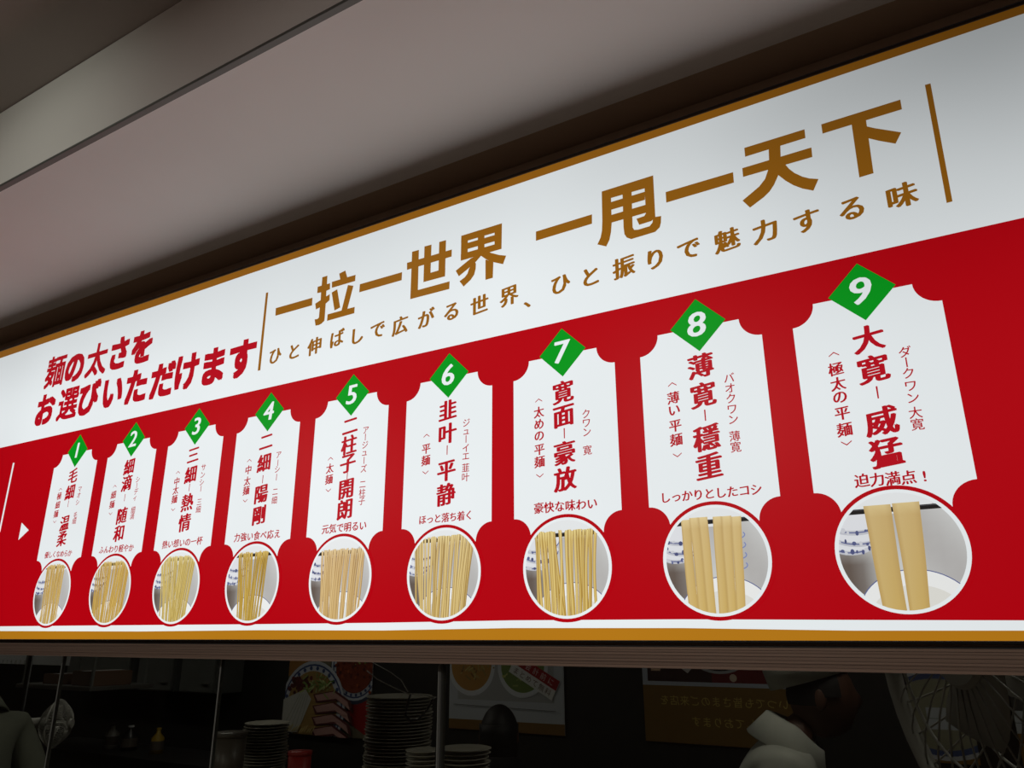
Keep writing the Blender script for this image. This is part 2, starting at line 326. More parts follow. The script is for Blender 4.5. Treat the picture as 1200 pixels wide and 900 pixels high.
# ------------------------------------------------------------------ the light-box sign
# everything on it is measured on its face: x along the wall, z above eye level
ZB, ZT = -0.0125, 0.912
SX0, SX1 = -3.9, 1.3
sign = thing('menu_sign', 'long backlit red and white noodle thickness menu sign above the kitchen window', 'sign', (0, 0, EYE))
obj('housing', B((SX0 - .012, SX1 + .012, 0.004, 0.11, ZB - .004, ZT + .005)), M_FRAME, sign)
obj('frame_bar', B((SX0 - .012, SX1 + .012, -.006, 0.004, ZT + .0005, ZT + .005), bevel=.001), M_FRAME, sign)
obj('frame_bar', B((SX0 - .012, SX1 + .012, -.006, 0.004, ZB - .004, ZB - .0005), bevel=.001), M_FRAME, sign)
for x in (SX0 - .012, SX1): obj('frame_bar', B((x, x + .012, -.006, .004, ZB, ZT)), M_FRAME, sign)
obj('white_film', B((SX0, SX1, 0.0, 0.004, ZB, ZT)), P_WHITE, sign)
# red field with the slightly wavy lower edge of stretched film
low_r = [(SX0, .0205), (-2.385, .0215), (-1.9, .0205), (-1.352, .0189), (-1.0, .0188), (-.71, .0201), (-.40, .0185), (-.156, .0149), (.045, .0122), (SX1, .012)]
obj('red_film', flat([[(SX0, .5612)] + low_r + [(SX1, .5612)]], .0004), P_RED, sign)
low_w = [(SX0, .009), (-2.38, .0089), (-1.75, .0055), (-1.35, .0066), (-1.0, .0045), (-.71, .0073), (-.403, .0055), (-.158, .0007), (.042, -.0001), (SX1, 0.0)]
obj('gold_border', flat([[(SX0, ZB)] + [(SX1, ZB)] + low_w[::-1]], .0004), P_GOLD2, sign)
top_in = [(SX0, .886), (-2.717, .8867), (-2.296, .8893), (-1.902, .8888), (-1.51, .8924), (-.706, .8934), (-.271, .8952), (.203, .8964), (SX1, .897)]
obj('gold_border', flat([top_in + [(SX1, ZT), (SX0, ZT)]], .0004), P_GOLD, sign)
# the ten big characters of the headline, stroke by stroke
for k in ('one1', 'la', 'one2', 'shi', 'jie', 'one3', 'shuai', 'one4', 'tian', 'xia'):
    obj('headline_character', flat(TITLE[k], .0008), P_GOLD, sign)
obj('gold_rule', flat(TITLE['rule_l'], .0008), P_GOLD, sign); obj('gold_rule', flat(TITLE['rule_r'], .0008), P_GOLD, sign)
obj('white_rule', flat(TITLE['line_l'], .0008), P_WHITE, sign); obj('white_pointer', flat(TITLE['tri'], .0008), P_WHITE, sign)
lettering('tagline_character', [(c, x, z) for c, x, z in SUB], P_GOLD, sign, .0008, .045, .042, NIB_BRUSH, .12)
lettering('instruction_character', [(c, x, z) for c, x, z in HEAD], P_REDTXT, sign, .0008, .108, .046, NIB_BOLD, 0, .98, kanji=.026)

def clip_poly(P, C, r):
    """clip a convex polygon of (x, z, colour...) to the circle C, r taken as a 48-gon"""
    if all((p[0] - C[0]) ** 2 + (p[1] - C[1]) ** 2 < (r * .995) ** 2 for p in P): return P
    n = 48
    for i in range(n):
        a = 2 * math.pi * i / n; nx, nz = math.cos(a), math.sin(a); d = r * math.cos(math.pi / n)
        f = lambda p: (p[0] - C[0]) * nx + (p[1] - C[1]) * nz - d
        out = []
        for j in range(len(P)):
            p, q = P[j], P[(j + 1) % len(P)]; fp, fq = f(p), f(q)
            if fp <= 0: out.append(p)
            if (fp < 0) != (fq < 0) and fp != fq:
                t = fp / (fp - fq); out.append(tuple(u + (v - u) * t for u, v in zip(p, q)))
        P = out
        if len(P) < 3: return []
    return P
def clip_rect(P, x0, x1, z0, z1):
    for nx, nz, d in ((1, 0, x1), (-1, 0, -x0), (0, 1, z1), (0, -1, -z0)):
        f = lambda p: p[0] * nx + p[1] * nz - d
        out = []
        for j in range(len(P)):
            p, q = P[j], P[(j + 1) % len(P)]; fp, fq = f(p), f(q)
            if fp <= 0: out.append(p)
            if (fp < 0) != (fq < 0) and fp != fq:
                t = fp / (fp - fq); out.append(tuple(u + (v - u) * t for u, v in zip(p, q)))
        P = out
        if len(P) < 3: return []
    return P
class Ink:
    """flat printed picture: coloured polygons laid one over another, colour kept per corner"""
    def __init__(s, clip): s.clip = clip; s.polys = []; s.layer = 0
    def add(s, P, col=None):
        P = [tuple(p) + (tuple(col[:3]) if col is not None else ()) for p in P]
        P = s.clip(P)
        if len(P) >= 3: s.polys.append((s.layer, P))
    def up(s): s.layer += 1
    def disc(s, cx, cz, r, col, rz=None, n=36): s.add(circle(cx, cz, r, n, rz), col); s.up()
    def stroke(s, pts, wd, col):
        for (a, b), (c, d) in zip(pts, pts[1:]):
            L = math.hypot(c - a, d - b) or 1; nx, nz = -(d - b) / L * wd / 2, (c - a) / L * wd / 2
            s.add([(a + nx, b + nz), (a - nx, b - nz), (c - nx, d - nz), (c + nx, d + nz)], col)
        s.up()
    def build(s, name, parent, off, cx, cz, sc, m, step=1.5e-5, mirror=1):
        bm = bmesh.new(); lay = bm.loops.layers.float_color.new('ink')
        for k, P in s.polys:
            vs = [bm.verts.new((cx + p[0] * sc * mirror, -off - k * step, cz + p[1] * sc)) for p in P]
            f = bm.faces.new(vs)
            for lp, p in zip(f.loops, P): lp[lay] = (p[2], p[3], p[4], 1)
        return obj(name, bm, m, parent)
def mixc(a, b, t): return tuple(x + (y - x) * t for x, y in zip(a[:3], b[:3]))

def noodle_photo(kind, seed, parent, cx, cz, R, off):
    rnd = random.Random(seed); r = 0.945
    ink = Ink(lambda P: clip_poly(P, (0, 0), r))
    # blurred kitchen behind: pale table, a dark corner at the left
    pale, dim, dark = srgb(206, 208, 206), srgb(176, 174, 172), srgb(96, 84, 76)
    n = 10
    for i in range(n):
        for j in range(n):
            x0, x1, z0, z1 = [-1 + 2 * v / n for v in (i, i + 1, j, j + 1)]
            def c(x, z):
                t = max(0, min(1, (-.15 - x) * 1.6)) * max(0, min(1, (0.25 - z) * 2.5)) * max(0, min(1, (z + 1.1) * 3))
                return mixc(mixc(pale, dim, .5 + .5 * math.sin(3 * x + 2 * z)), dark, min(1, t * 1.2))
            ink.add([(x, z) + c(x, z) for x, z in ((x0, z0), (x1, z0), (x1, z1), (x0, z1))])
    ink.up()
    blue = srgb(92, 100, 144)
    # stack of patterned bowls at the upper left
    for k, (bx, bz, br) in enumerate(((-.72, .12, .34), (-.60, .30, .44), (-.62, .52, .50))):
        ink.disc(bx, bz, br, srgb(188, 190, 198), br * .48); ink.disc(bx, bz + .05, br * .98, srgb(220, 222, 226), br * .42)
        ink.stroke([(bx + br * .97 * math.cos(a), bz + .03 + br * .45 * math.sin(a)) for a in [math.pi + math.pi * t / 12 for t in range(13)]], .02, blue)
        for q in range(9):
            a = math.pi * (1.1 + .8 * q / 8); ink.disc(bx + br * .8 * math.cos(a) + rnd.uniform(-.03, .03), bz + br * .36 * math.sin(a) + rnd.uniform(-.03, .02), rnd.uniform(.015, .045), mixc(blue, (0, 0, .05), rnd.random() * .5) if rnd.random() < .7 else srgb(200, 202, 208), rnd.uniform(.02, .05), 8)
    ink.disc(0.0, .80, .62, srgb(226, 229, 230), .20, 40)
    ink.stroke([(.62 * math.cos(a), .80 + .17 * math.sin(a)) for a in [math.pi * t / 14 for t in range(15)]], .018, srgb(150, 160, 190))
    if kind == 8:
        for q in range(4): ink.stroke([(.42 + .15 * math.cos(a), .42 - q * .18 + .07 * math.sin(a)) for a in [-1.8 + .3 * t for t in range(9)]], .02, srgb(120, 132, 180))
    # white bowl waiting at the bottom, with its blue rim line
    ink.disc(.12, -1.02, .86, blue, .72, 60); ink.disc(.12, -1.035, .85, srgb(233, 234, 232), .72, 60)
    ink.disc(.12, -1.10, .70, srgb(220, 219, 212), .55, 60)
    # chopsticks
    ch = {1: .80, 2: .76, 3: .76, 4: .72, 5: .62, 6: .74, 7: .66, 8: .70, 9: .68}[kind]
    ink.add([(-.95, ch - .055), (.9, ch - .045), (.9, ch + .035), (-.95, ch + .03)], srgb(14, 13, 14)); ink.up()
    ink.stroke([(-.9, ch + .015), (.8, ch + .02)], .012, srgb(70, 70, 74))
    # the noodles: bundles (x at the top from..to, x at the bottom from..to, strands)
    hang = {1: [(-.50, -.02, -.42, .08, 9), (.03, .50, -.05, .50, 9), (-.3, .1, -.2, .3, 4)],
            2: [(-.88, -.06, -.60, -.02, 15), (.08, .82, .0, .78, 15), (-.7, .1, -.5, .1, 5), (.1, .8, .1, .7, 5)],
            3: [(-.78, -.06, -.48, .05, 13), (.04, .74, -.05, .56, 13), (-.5, .4, -.1, .3, 6), (-.7, .7, -.4, .5, 6)],
            4: [(-.60, -.08, -.36, -.02, 9), (.06, .56, .0, .42, 10), (-.4, .5, -.2, .36, 4)],
            5: [(-.62, .05, -.58, .0, 11), (.06, .78, .0, .64, 11), (-.5, .7, -.4, .6, 6)],
            6: [(-.84, -.48, -.66, -.44, 5), (-.44, .86, -.40, .62, 19), (-.3, .8, -.3, .6, 7)],
            7: [(-.72, -.24, -.64, -.16, 8), (-.0, .70, .02, .60, 11), (-.36, .1, -.12, .12, 3), (-.6, .6, -.5, .5, 6)],
            8: [(-.60, -.43, -.56, -.38, 1), (-.43, -.26, -.38, -.22, 1), (-.26, -.09, -.22, -.06, 1), (.02, .18, -.02, .14, 1), (.18, .36, .14, .29, 1), (.36, .54, .29, .45, 1)],
            9: [(-.46, -.05, -.38, -.04, 1), (-.01, .39, .00, .29, 1)]}[kind]
    base, hi, lo = {1: ((196, 160, 84), (226, 200, 132), (140, 102, 40)), 2: ((196, 156, 72), (228, 200, 120), (136, 96, 34)), 3: ((198, 172, 92), (232, 214, 146), (138, 112, 44)),
                    4: ((184, 146, 54), (222, 192, 104), (116, 84, 22)), 5: ((206, 172, 118), (230, 206, 156), (140, 100, 52)), 6: ((204, 174, 112), (232, 212, 152), (130, 96, 40)),
                    7: ((202, 170, 92), (232, 212, 142), (146, 108, 36)), 8: ((204, 176, 118), (222, 200, 146), (168, 134, 76)), 9: ((200, 172, 116), (214, 192, 138), (172, 138, 80))}[kind]
    base, hi, lo = srgb(*base), srgb(*hi), srgb(*lo)
    for (a, b, c, d, k) in hang:
        order = list(range(k)); rnd.shuffle(order)
        for i in order:
            sw = {1: .055, 2: .048, 3: .052, 4: .055, 5: .062, 6: .066, 7: .066}.get(kind, 9)
            wt = (b - a) / k if k == 1 else min(sw, (b - a) / k * 1.1) * rnd.uniform(.85, 1.1); wb = (d - c) / k if k == 1 else min(sw, (d - c) / k * 1.2) * rnd.uniform(.9, 1.1)
            xt = a + (b - a) * (i + .5) / k; xb = c + (d - c) * (i + .5) / k + (rnd.uniform(-.05, .05) if k > 1 else 0)
            ph, am = rnd.uniform(0, 6), (rnd.uniform(.0, .02) if k > 1 else .006)
            tone = rnd.uniform(-.5, .5) if k > 1 else rnd.uniform(-.1, .1)
            bs = mixc(base, hi if tone > 0 else lo, abs(tone)); top = ch + rnd.uniform(.05, .09)
            wt *= 1.0 if k > 1 else 1.02; prev = None; S = 9
            for s in range(S + 1):
                t = s / S; z = top + (-1.0 - top) * t; x = xt + (xb - xt) * t + am * math.sin(ph + 5 * t); wd = wt + (wb - wt) * t
                lum = hi if t < .08 else mixc(bs, srgb(200, 164, 44), .35 * t)
                row = [(x - wd / 2, z, mixc(lum, lo, .75 if k > 1 else .45)), (x - wd * (.12 if k > 1 else .3), z, mixc(lum, hi, .55 if k > 1 else .25)), (x + wd * (.15 if k > 1 else .25), z, lum), (x + wd / 2, z, mixc(lum, lo, .85 if k > 1 else .4))]
                if prev:
                    for p, q, u, v in zip(prev, prev[1:], row[1:], row):
                        ink.add([(e[0], e[1]) + tuple(e[2][:3]) for e in (p, v, u, q)])
                prev = row
            ink.up()
    ink.build('noodle_photo', parent, off, cx, cz, R, P_PHOTO)

def ticket_outline(c):
    hw, r, zt, zb = .1052, .0345, .4942, .1920
    pts = []
    def arc(cx, cz, a0, a1):
        for i in range(11):
            a = math.radians(a0 + (a1 - a0) * i / 10); pts.append((c + cx + r * math.cos(a), cz + r * math.sin(a)))
    arc(-hw, zt, 270, 360)        # top left notch, from the side edge to the top edge
    arc(hw, zt, 180, 270)         # top right
    arc(hw, zb - r + .0035, 90, 180)   # lower right notch
    arc(-hw, zb - r + .0035, 0, 90)
    return pts
CZ, CR = .1062, .0848
for i, (c, nm, mx, mz, ds, lx, lz, rd, rx, rz, cap, bx0, bx1, bz0, bz1) in enumerate(TICKETS):
    n = i + 1; cc = c + .0012
    tk = obj('ticket', flat([ticket_outline(c)], .0008), P_WHITE, sign)
    obj('number_diamond', flat([[(cc, .4987 + .0480), (cc - .0482, .4987), (cc, .4987 - .0480), (cc + .0482, .4987)]], .0014), P_GREEN, tk)
    lettering('numeral', [(str(n), cc - .001, .500)], P_WHITE, tk, .0018, .062, .022, NIB_BRUSH + [(0, 0)], .04, 1.1, .10)
    it = [(ch, c + .0005, z) for ch, z in zip(nm, mz) if ch != '|']; k = nm.index('|')
    lettering('name_character', it, P_REDTXT, tk, .0012, .0450, .045, NIB_BRUSH, .12)
    obj('dash', flat([[(c + .0000, mz[k] + .0095), (c + .0024, mz[k] + .0095), (c + .0022, mz[k] - .0095), (c + .0002, mz[k] - .0095)]], .0012), P_REDTXT, tk)
    lettering('description_character', [(ch, c - .0505, z) for ch, z in zip(ds, lz[1:])], P_REDTXT, tk, .0012, .0225, .032, NIB_BRUSH, .10)
    x = c - .0505; u, d = lz[0], lz[-1]
    for br in ([(x - .0075, u - .0028), (x, u + .0028), (x + .0075, u - .0028), (x + .0075, u - .0045), (x, u + .0008), (x - .0075, u - .0045)],
                               [(x - .0075, d + .0028), (x, d - .0028), (x + .0075, d + .0028), (x + .0075, d + .0045), (x, d - .0008), (x - .0075, d + .0045)]): obj('angle_bracket', flat([br], .0012), P_REDTXT, tk)
    lettering('reading_character', [(ch, c + .0458, z) for ch, z in zip(rd, rz)], P_REDTXT, tk, .0012, .0185, .012, [(-1, 0), (1, 0), (0, 1)], 0, vertical=True)
    m = len(cap) - 1
    lettering('caption_character', [(ch, c + bx0 + (bx1 - bx0) * j / m, bz0 + (bz1 - bz0) * j / m) for j, ch in enumerate(cap)], P_REDTXT, tk, .0012, min(.0208, (bx1 - bx0) / m * 1.04), .030, NIB_BRUSH, .08)
    obj('red_ring', ring(cc - .0028, CZ, CR * .97, CR * 1.068, .0016), P_RED, tk)
    obj('white_ring', ring(cc - .0028, CZ, CR * .935, CR, .0019), P_WHITE, tk)
    noodle_photo(n, 40 + n, tk, cc - .0028, CZ, CR, .0016)
    tk['label'] = f'white notched ticket numbered {n} in a green diamond over its round noodle photo'

# ------------------------------------------------------------------ the building
H1 = 2.83; H2 = 3.075; YE = -.453
XL, XR, YB, YK = -8.5, 3.2, -5.0, 2.3
struct('floor', B((XL, XR, YB, YK, -.1, 0)), M_FLOOR)
struct('ceiling', B((XL, XR, YE + .03, .03, H1, H1 + .06)), M_CEIL)
struct('ceiling_strip', B((XL, XR, .03, .30, H1, H1 + .06)), M_STRIP)  # flush ceiling strip above and behind the sign, toned darker brown
struct('trim_1', B((XL, XR, YE - .004, YE + .010, H1 - .007, H1 - .0005), bevel=.001), M_STEELD)
struct('trim_2', B((XL, XR, YE, YE + .03, H1 + .0, H2)), M_CEIL)
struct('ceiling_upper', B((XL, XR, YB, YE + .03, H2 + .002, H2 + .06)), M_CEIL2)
struct('wall_front', B((XL, XR, .115, .20, EYE - .02, H1 - .002)), M_STRIP)
struct('wall_back', B((XL, XR, YB - .1, YB, 0, H2)), M_WALL)
struct('wall_left', B((XL - .1, XL, YB, YK, 0, H2)), M_WALL)
struct('wall_right', B((XR, XR + .1, YB, YK, 0, H2)), M_WALL)
# header profile under the sign: black channel, then a fluted brown bar
struct('trim_3', B((XL, XR, .004, .11, EYE - .0222, EYE - .0205)), M_HEADD)
zz = [-.0222, -.0262, -.0300, -.0345, -.0400, -.0440, -.0488, -.0535]
struct('trim_9', B((XL, XR, .010, .11, EYE - .0202, EYE - .0172)), M_HEAD)
struct('trim_4', B(*[(XL, XR, (0.0, .0015, -.0005, .001, .0, .0018, -.001)[i], .11, EYE + zz[i + 1], EYE + zz[i] - .0003) for i in range(7)]), M_HEAD)
struct('trim_5', B((XL, XR, -.002, .10, .93, .97), bevel=.004), M_HEAD)
struct('wall_counter', B((XL, XR, .0, .10, 0, .93)), M_WALL)

# window panes between the header bar and the counter wall
GY = .045
joint = [at(px, py, GY)[0] for px, py in ((71, 790), (257, 800), (516, 840))]
edges = [-4.0] + joint + [joint[2] + 1.05, XR]
for i in range(len(edges) - 1):
    g = struct(f'window_{i + 1}', B((edges[i] + .002, edges[i + 1] - .002, GY, GY + .006, .972, EYE - .056)), M_GLASS)
for i, x in enumerate(joint[:2]): struct(f'trim_{6 + i}', B((x - .002, x + .002, GY - .001, GY + .008, .972, EYE - .056)), M_STEELD)
struct('trim_8', B((joint[2] - .0032, joint[2] + .0032, GY - .008, GY + .014, .972, EYE - .056), bevel=.002), M_STEELD)
struct('window_0', B((XL, -4.002, GY, GY + .006, .972, EYE - .056)), M_GLASS)

# kitchen shell
struct('wall_kitchen', B((XL, XR, YK, YK + .1, 0, 2.6)), M_KWALL)
struct('ceiling_kitchen', B((XL, XR, .30, YK, 2.6, 2.66)), M_KBLACK)
struct('wall_soffit', B((XL, XR, .22, .30, EYE + .02, H1 - .002)), M_KBLACK)

# unseen panels added to light the concourse (outside the picture) and the kitchen
def unseen_panel(x, y, z, wx, wy, power, col, label, group):
    t = thing('unseen_ceiling_light', label, 'light', (x, y, z), 0, group)
    obj('lamp_frame', B((-wx / 2 - .02, wx / 2 + .02, -wy / 2 - .02, wy / 2 + .02, -.012, 0)), M_PLAS, t)
    obj('diffuser', B((-wx / 2, wx / 2, -wy / 2, wy / 2, -.018, -.012)), M_LAMP, t)
    L = bpy.data.lights.new('lamp', 'AREA'); L.shape = 'RECTANGLE'; L.size = wx; L.size_y = wy; L.energy = power; L.color = col
    o = bpy.data.objects.new('lamp', L); COL.objects.link(o); o.parent = t; o.location = (0, 0, -.025)
for k, x in enumerate((-4.2, -1.2, 1.6)):
    unseen_panel(x, -3.2, H2, 1.1, .25, HALL_FILL, (1, .93, .86), ('left', 'middle', 'right')[k] + ' one of three long unseen ceiling panels added behind the viewer', 'unseen concourse ceiling panels')
for k, x in enumerate((-5.2, -2.9, -.2)):
    unseen_panel(x, 1.0, 2.6, 1.1, .2, KITCHEN_FILL * (.6, 1, 1.15)[k], (1, .97, .88), ('leftmost', 'middle', 'rightmost')[k] + ' of the three dim unseen ceiling panels added inside the kitchen', 'unseen kitchen ceiling panels')
# recessed spot washing the step of the ceiling
wx_, wz_ = at(60, 168, YE)
sp = thing('recessed_spotlight', 'small round recessed spotlight in the upper ceiling near the step', 'light', (wx_ + .0, YE - .62, H2))
obj('spot_rim', lathe([(.032, 0), (.045, 0), (.045, -.006), (.032, -.004)]), M_PLAS, sp)
L = bpy.data.lights.new('spot', 'SPOT'); L.energy = WASH_LAMP; L.spot_size = 1.9; L.spot_blend = 1; L.shadow_soft_size = .04; L.color = (.94, 1, .87)
o = bpy.data.objects.new('spot', L); COL.objects.link(o); o.parent = sp; o.location = (0, 0, -.02)
o.rotation_euler = Vector((wx_ - .1 - sp.location.x, .55, EYE + wz_ - .12 - H2)).to_track_quat('-Z', 'Y').to_euler()

# ------------------------------------------------------------------ kitchen things
def P3(px, py, Y): x, z = at(px, py, Y); return Vector((x, Y, EYE + z))
# back posters, seen in mirror writing through the glass
YP = YK - .012
def rect_ink(w_, h_): return Ink(lambda P: clip_rect(P, 0, w_, 0, h_))
def poster(name, label, px0, px1, py0, py1, draw, Y=YP):
    a = P3(px0, py1, Y); b = P3(px1, py0, Y)
    z0 = a.z; x0, x1 = a.x, b.x; h_ = b.z - z0; w_ = x1 - x0
    t = thing(name, label, 'poster', (x0, Y, z0), 0)
    obj('sheet', B((0, w_, 0, .003, 0, h_)), M_PAPER, t)
    ink = rect_ink(w_, h_); draw(ink, w_, h_, t); ink.build('printed_picture', t, .0008, 0, 0, 1, ART, 1e-4)
    return t
BL = srgb(70, 84, 130)
def draw_bowls(ink, W, H, t):
    rnd = random.Random(3)
    ink.add([(0, 0), (W, 0), (W, H), (0, H)], srgb(120, 112, 92)); ink.up()
    ink.add([(0, H * .72), (W * .4, H * .72), (W * .4, H), (0, H)], srgb(172, 122, 62)); ink.up()
    ink.add([(W * .7, H * .22), (W, 0), (W, H * .42), (W * .8, H * .5)], srgb(160, 28, 28)); ink.up()
    def bowl(cx, cz, r, fill):
        ink.disc(cx, cz - r * .08, r * 1.03, srgb(60, 68, 90)); ink.disc(cx, cz, r, srgb(206, 210, 220)); ink.disc(cx, cz, r * .93, BL); ink.disc(cx, cz, r * .89, srgb(206, 210, 220))
        for q in range(26):
            a = q / 26 * 6.283; ink.disc(cx + r * .84 * math.cos(a), cz + r * .84 * math.sin(a), r * .05, BL, None, 6)
        ink.disc(cx, cz, r * .78, fill)
    bowl(W * .80, H * .86, H * .42, srgb(140, 62, 34))
    for q in range(90):
        ink.disc(W * .78 + rnd.gauss(0, W * .11), H * .84 + rnd.gauss(0, H * .12), H * .022, mixc(srgb(176, 84, 44), srgb(90, 30, 16), rnd.random()), None, 6)
    for q in range(26):
        x, z = W * .82 + rnd.gauss(0, W * .08), H * 1.0 + rnd.gauss(0, H * .05); ink.stroke([(x, z), (x + rnd.uniform(-.1, .1) * W, z + rnd.uniform(-.06, .06) * H)], H * .02, mixc(srgb(120, 150, 60), srgb(190, 200, 110), rnd.random()))
    bowl(W * .34, H * .34, H * .58, srgb(176, 142, 84))
    for q in range(60):
        ink.disc(W * .2 + rnd.gauss(0, W * .07), H * .62 + rnd.gauss(0, H * .05), H * .03, mixc(srgb(120, 50, 50), srgb(80, 40, 34), rnd.random()), None, 6)
    ink.add([(-.1 * W, H * .02), (W * .2, H * .02), (W * .34, H * .44), (W * .26, H * .56), (0, H * .42)], srgb(206, 204, 196)); ink.up()
    for q in range(5): ink.stroke([(W * .02 + q * .05 * W, H * .08), (W * .2 + q * .025 * W, H * .5)], H * .008, srgb(170, 168, 160))
    for q in range(4):
        o_ = q * H * .14
        ink.add([(W * .36, H * .50 - o_), (W * .62, H * .56 - o_), (W * .80, H * .44 - o_), (W * .84, H * .30 - o_), (W * .66, H * .44 - o_), (W * .40, H * .40 - o_)][::-1], srgb(96, 44, 44)); ink.up()
        ink.add([(W * .38, H * .49 - o_), (W * .60, H * .545 - o_), (W * .77, H * .43 - o_), (W * .80, H * .33 - o_), (W * .63, H * .46 - o_), (W * .42, H * .42 - o_)][::-1], srgb(196, 150, 142)); ink.up()
    for q in range(46):
        x, z = W * .42 + rnd.gauss(0, W * .09), H * .62 + rnd.gauss(0, H * .05); ink.stroke([(x, z), (x + rnd.uniform(-.07, .07) * W, z + rnd.uniform(-.07, .07) * H)], H * .018, mixc(srgb(90, 130, 40), srgb(214, 220, 150), rnd.random()))
    for q in range(12): ink.stroke([(W * (.05 + .03 * q), H * .03), (W * (.09 + .03 * q), H * (.08 + .02 * (q % 3)))], H * .014, srgb(208, 184, 120))
poster('food_poster', 'photo poster of two noodle bowls with sliced pork left of the plate stacks', 333, 438, 768, 858, draw_bowls)
def draw_menu(ink, W, H, t):
    rnd = random.Random(5)
    ink.add([(0, 0), (W, 0), (W, H * .14), (0, H * .13)], srgb(134, 100, 50)); ink.up()
    ink.add([(0, H * .13), (W, H * .14), (W, H), (0, H)], srgb(196, 200, 206)); ink.up()
    ink.add([(W * .08, H * .40), (W * .92, H * .40), (W * .92, H), (W * .08, H)], srgb(178, 178, 180)); ink.up()
    for cx, fc in ((.20, (190, 140, 70)), (.66, (120, 140, 74))):
        ink.disc(W * cx, H * .86, W * .215, srgb(222, 224, 228)); ink.disc(W * cx, H * .87, W * .185, srgb(*fc))
        for q in range(34):
            x, z = W * cx + rnd.gauss(0, W * .08), H * .86 + rnd.gauss(0, H * .1); ink.stroke([(x, z), (x + rnd.uniform(-.05, .05) * W, z + rnd.uniform(-.1, .1) * H)], H * .02, mixc(srgb(110, 70, 30), srgb(214, 190, 110), rnd.random()) if cx < .5 else mixc(srgb(70, 110, 40), srgb(210, 210, 130), rnd.random()))
    ink.stroke([(W * .05, H * .33), (W * .94, H * .30)], H * .008, srgb(110, 110, 112))
    A, C2 = Vector((W * .58, H * .92)), Vector((W * .94, H * .56)); d = (C2 - A).normalized(); nn = Vector((d.y, -d.x)) * -1
    up = Vector((-d.y, d.x)) * H * .14
    ink.add([A, C2, C2 + up, A + up], srgb(164, 24, 28)); ink.up(); ink.add([A - up, C2 - up, C2, A], srgb(226, 224, 220)); ink.up()
    for j, (s, cc2, o2) in enumerate((('お会計前に', srgb(222, 200, 196), .5), ('まとめて無料', srgb(90, 36, 40), -.5))):
        for q, ch in enumerate(s):
            p = A + (C2 - A) * ((q + .9) / (len(s) + .8)) + up * o2; V, Fs = GL[ch]; e = H * .10
            R2_ = Matrix.Rotation(math.atan2(d.y, d.x), 2)
            for f in Fs: ink.add([tuple(p + R2_ @ Vector((V[i][0] * e, V[i][1] * e))) for i in f], cc2)
        ink.up()
poster('menu_poster', 'white menu poster with two bowls and a red diagonal strip, centre of the window', 526, 660, 770, 853, draw_menu)
def draw_welcome(ink, W, H, t):
    rnd = random.Random(8)
    ink.add([(0, 0), (W, 0), (W, H * .68), (0, H * .68)], srgb(130, 98, 44)); ink.up()
    ink.add([(0, H * .62), (W, H * .62), (W, H), (0, H)], srgb(182, 188, 200)); ink.up()
    ink.add([(W * .035, H * .665), (W * .965, H * .665), (W * .965, H), (W * .035, H)], srgb(60, 34, 32)); ink.up()
    ink.add([(W * .45, H * .665), (W * .965, H * .665), (W * .965, H * .9), (W * .45, H * .9)], srgb(112, 30, 32)); ink.up()
    ink.add([(W * .06, H * .78), (W * .12, H * .78), (W * .15, H * .95), (W * .06, H * .95)], srgb(220, 180, 150)); ink.up()
    ink.disc(W * .50, H * 1.02, W * .20, srgb(170, 170, 174), H * .26); ink.disc(W * .50, H * 1.03, W * .18, srgb(44, 40, 44), H * .24)
    ink.add([(W * .16, H * .94), (W * .30, H * .76), (W * .34, H * .84), (W * .24, H)], srgb(206, 200, 200)); ink.up()
    ink.disc(W * .58, H * .72, W * .022, srgb(214, 190, 170)); ink.disc(W * .80, H * .70, W * .012, srgb(250, 240, 225))
    for j, s in enumerate(('いつでも皆さまのご来店を', 'お待ちしております')):
        e = W * .062
        for q, ch in enumerate(s):
            V, Fs = GL[ch]; px_ = W * .86 - q * e * 1.06; pz = H * (.46 - .22 * j)
            for f in Fs: ink.add([(px_ - V[i][0] * e, pz + V[i][1] * e) for i in reversed(f)], srgb(206, 178, 96))
        ink.up()
poster('welcome_poster', 'framed food poster with brown footer in mirror writing, behind the white-capped cook', 757, 941, 765, 868, draw_welcome)
def draw_bowlside(ink, W, H, t):
    ink.add([(0, 0), (W, 0), (W, H), (0, H)], srgb(140, 104, 40)); ink.up()
    ink.add([(0, H * .30), (W, H * .30), (W, H), (0, H)], srgb(196, 200, 204)); ink.up()
    ink.add([(W * .12, H * .50), (W, H * .50), (W, H), (W * .12, H)], srgb(74, 70, 66)); ink.up()
    ink.disc(W * .22, H * .44, W * .50, srgb(196, 196, 200), H * .42); ink.disc(W * .22, H * .44, W * .46, BL, H * .38); ink.disc(W * .22, H * .44, W * .40, srgb(150, 146, 120), H * .33)
    ink.add([(W * .12, H * .30), (W, H * .30), (W, H * .50), (W * .12, H * .50)], srgb(196, 200, 204)); ink.up()
    ink.add([(W * .14, H), (W * .62, H * .88), (W * .62, H), ], srgb(206, 200, 196)); ink.up()
    ink.stroke([(W * .1, H * .40), (W, H * .39)], H * .006, srgb(120, 120, 124))
poster('bowl_poster', 'white bordered poster with part of a bowl behind the round fan guard', 1076, 1215, 768, 892, draw_bowlside)

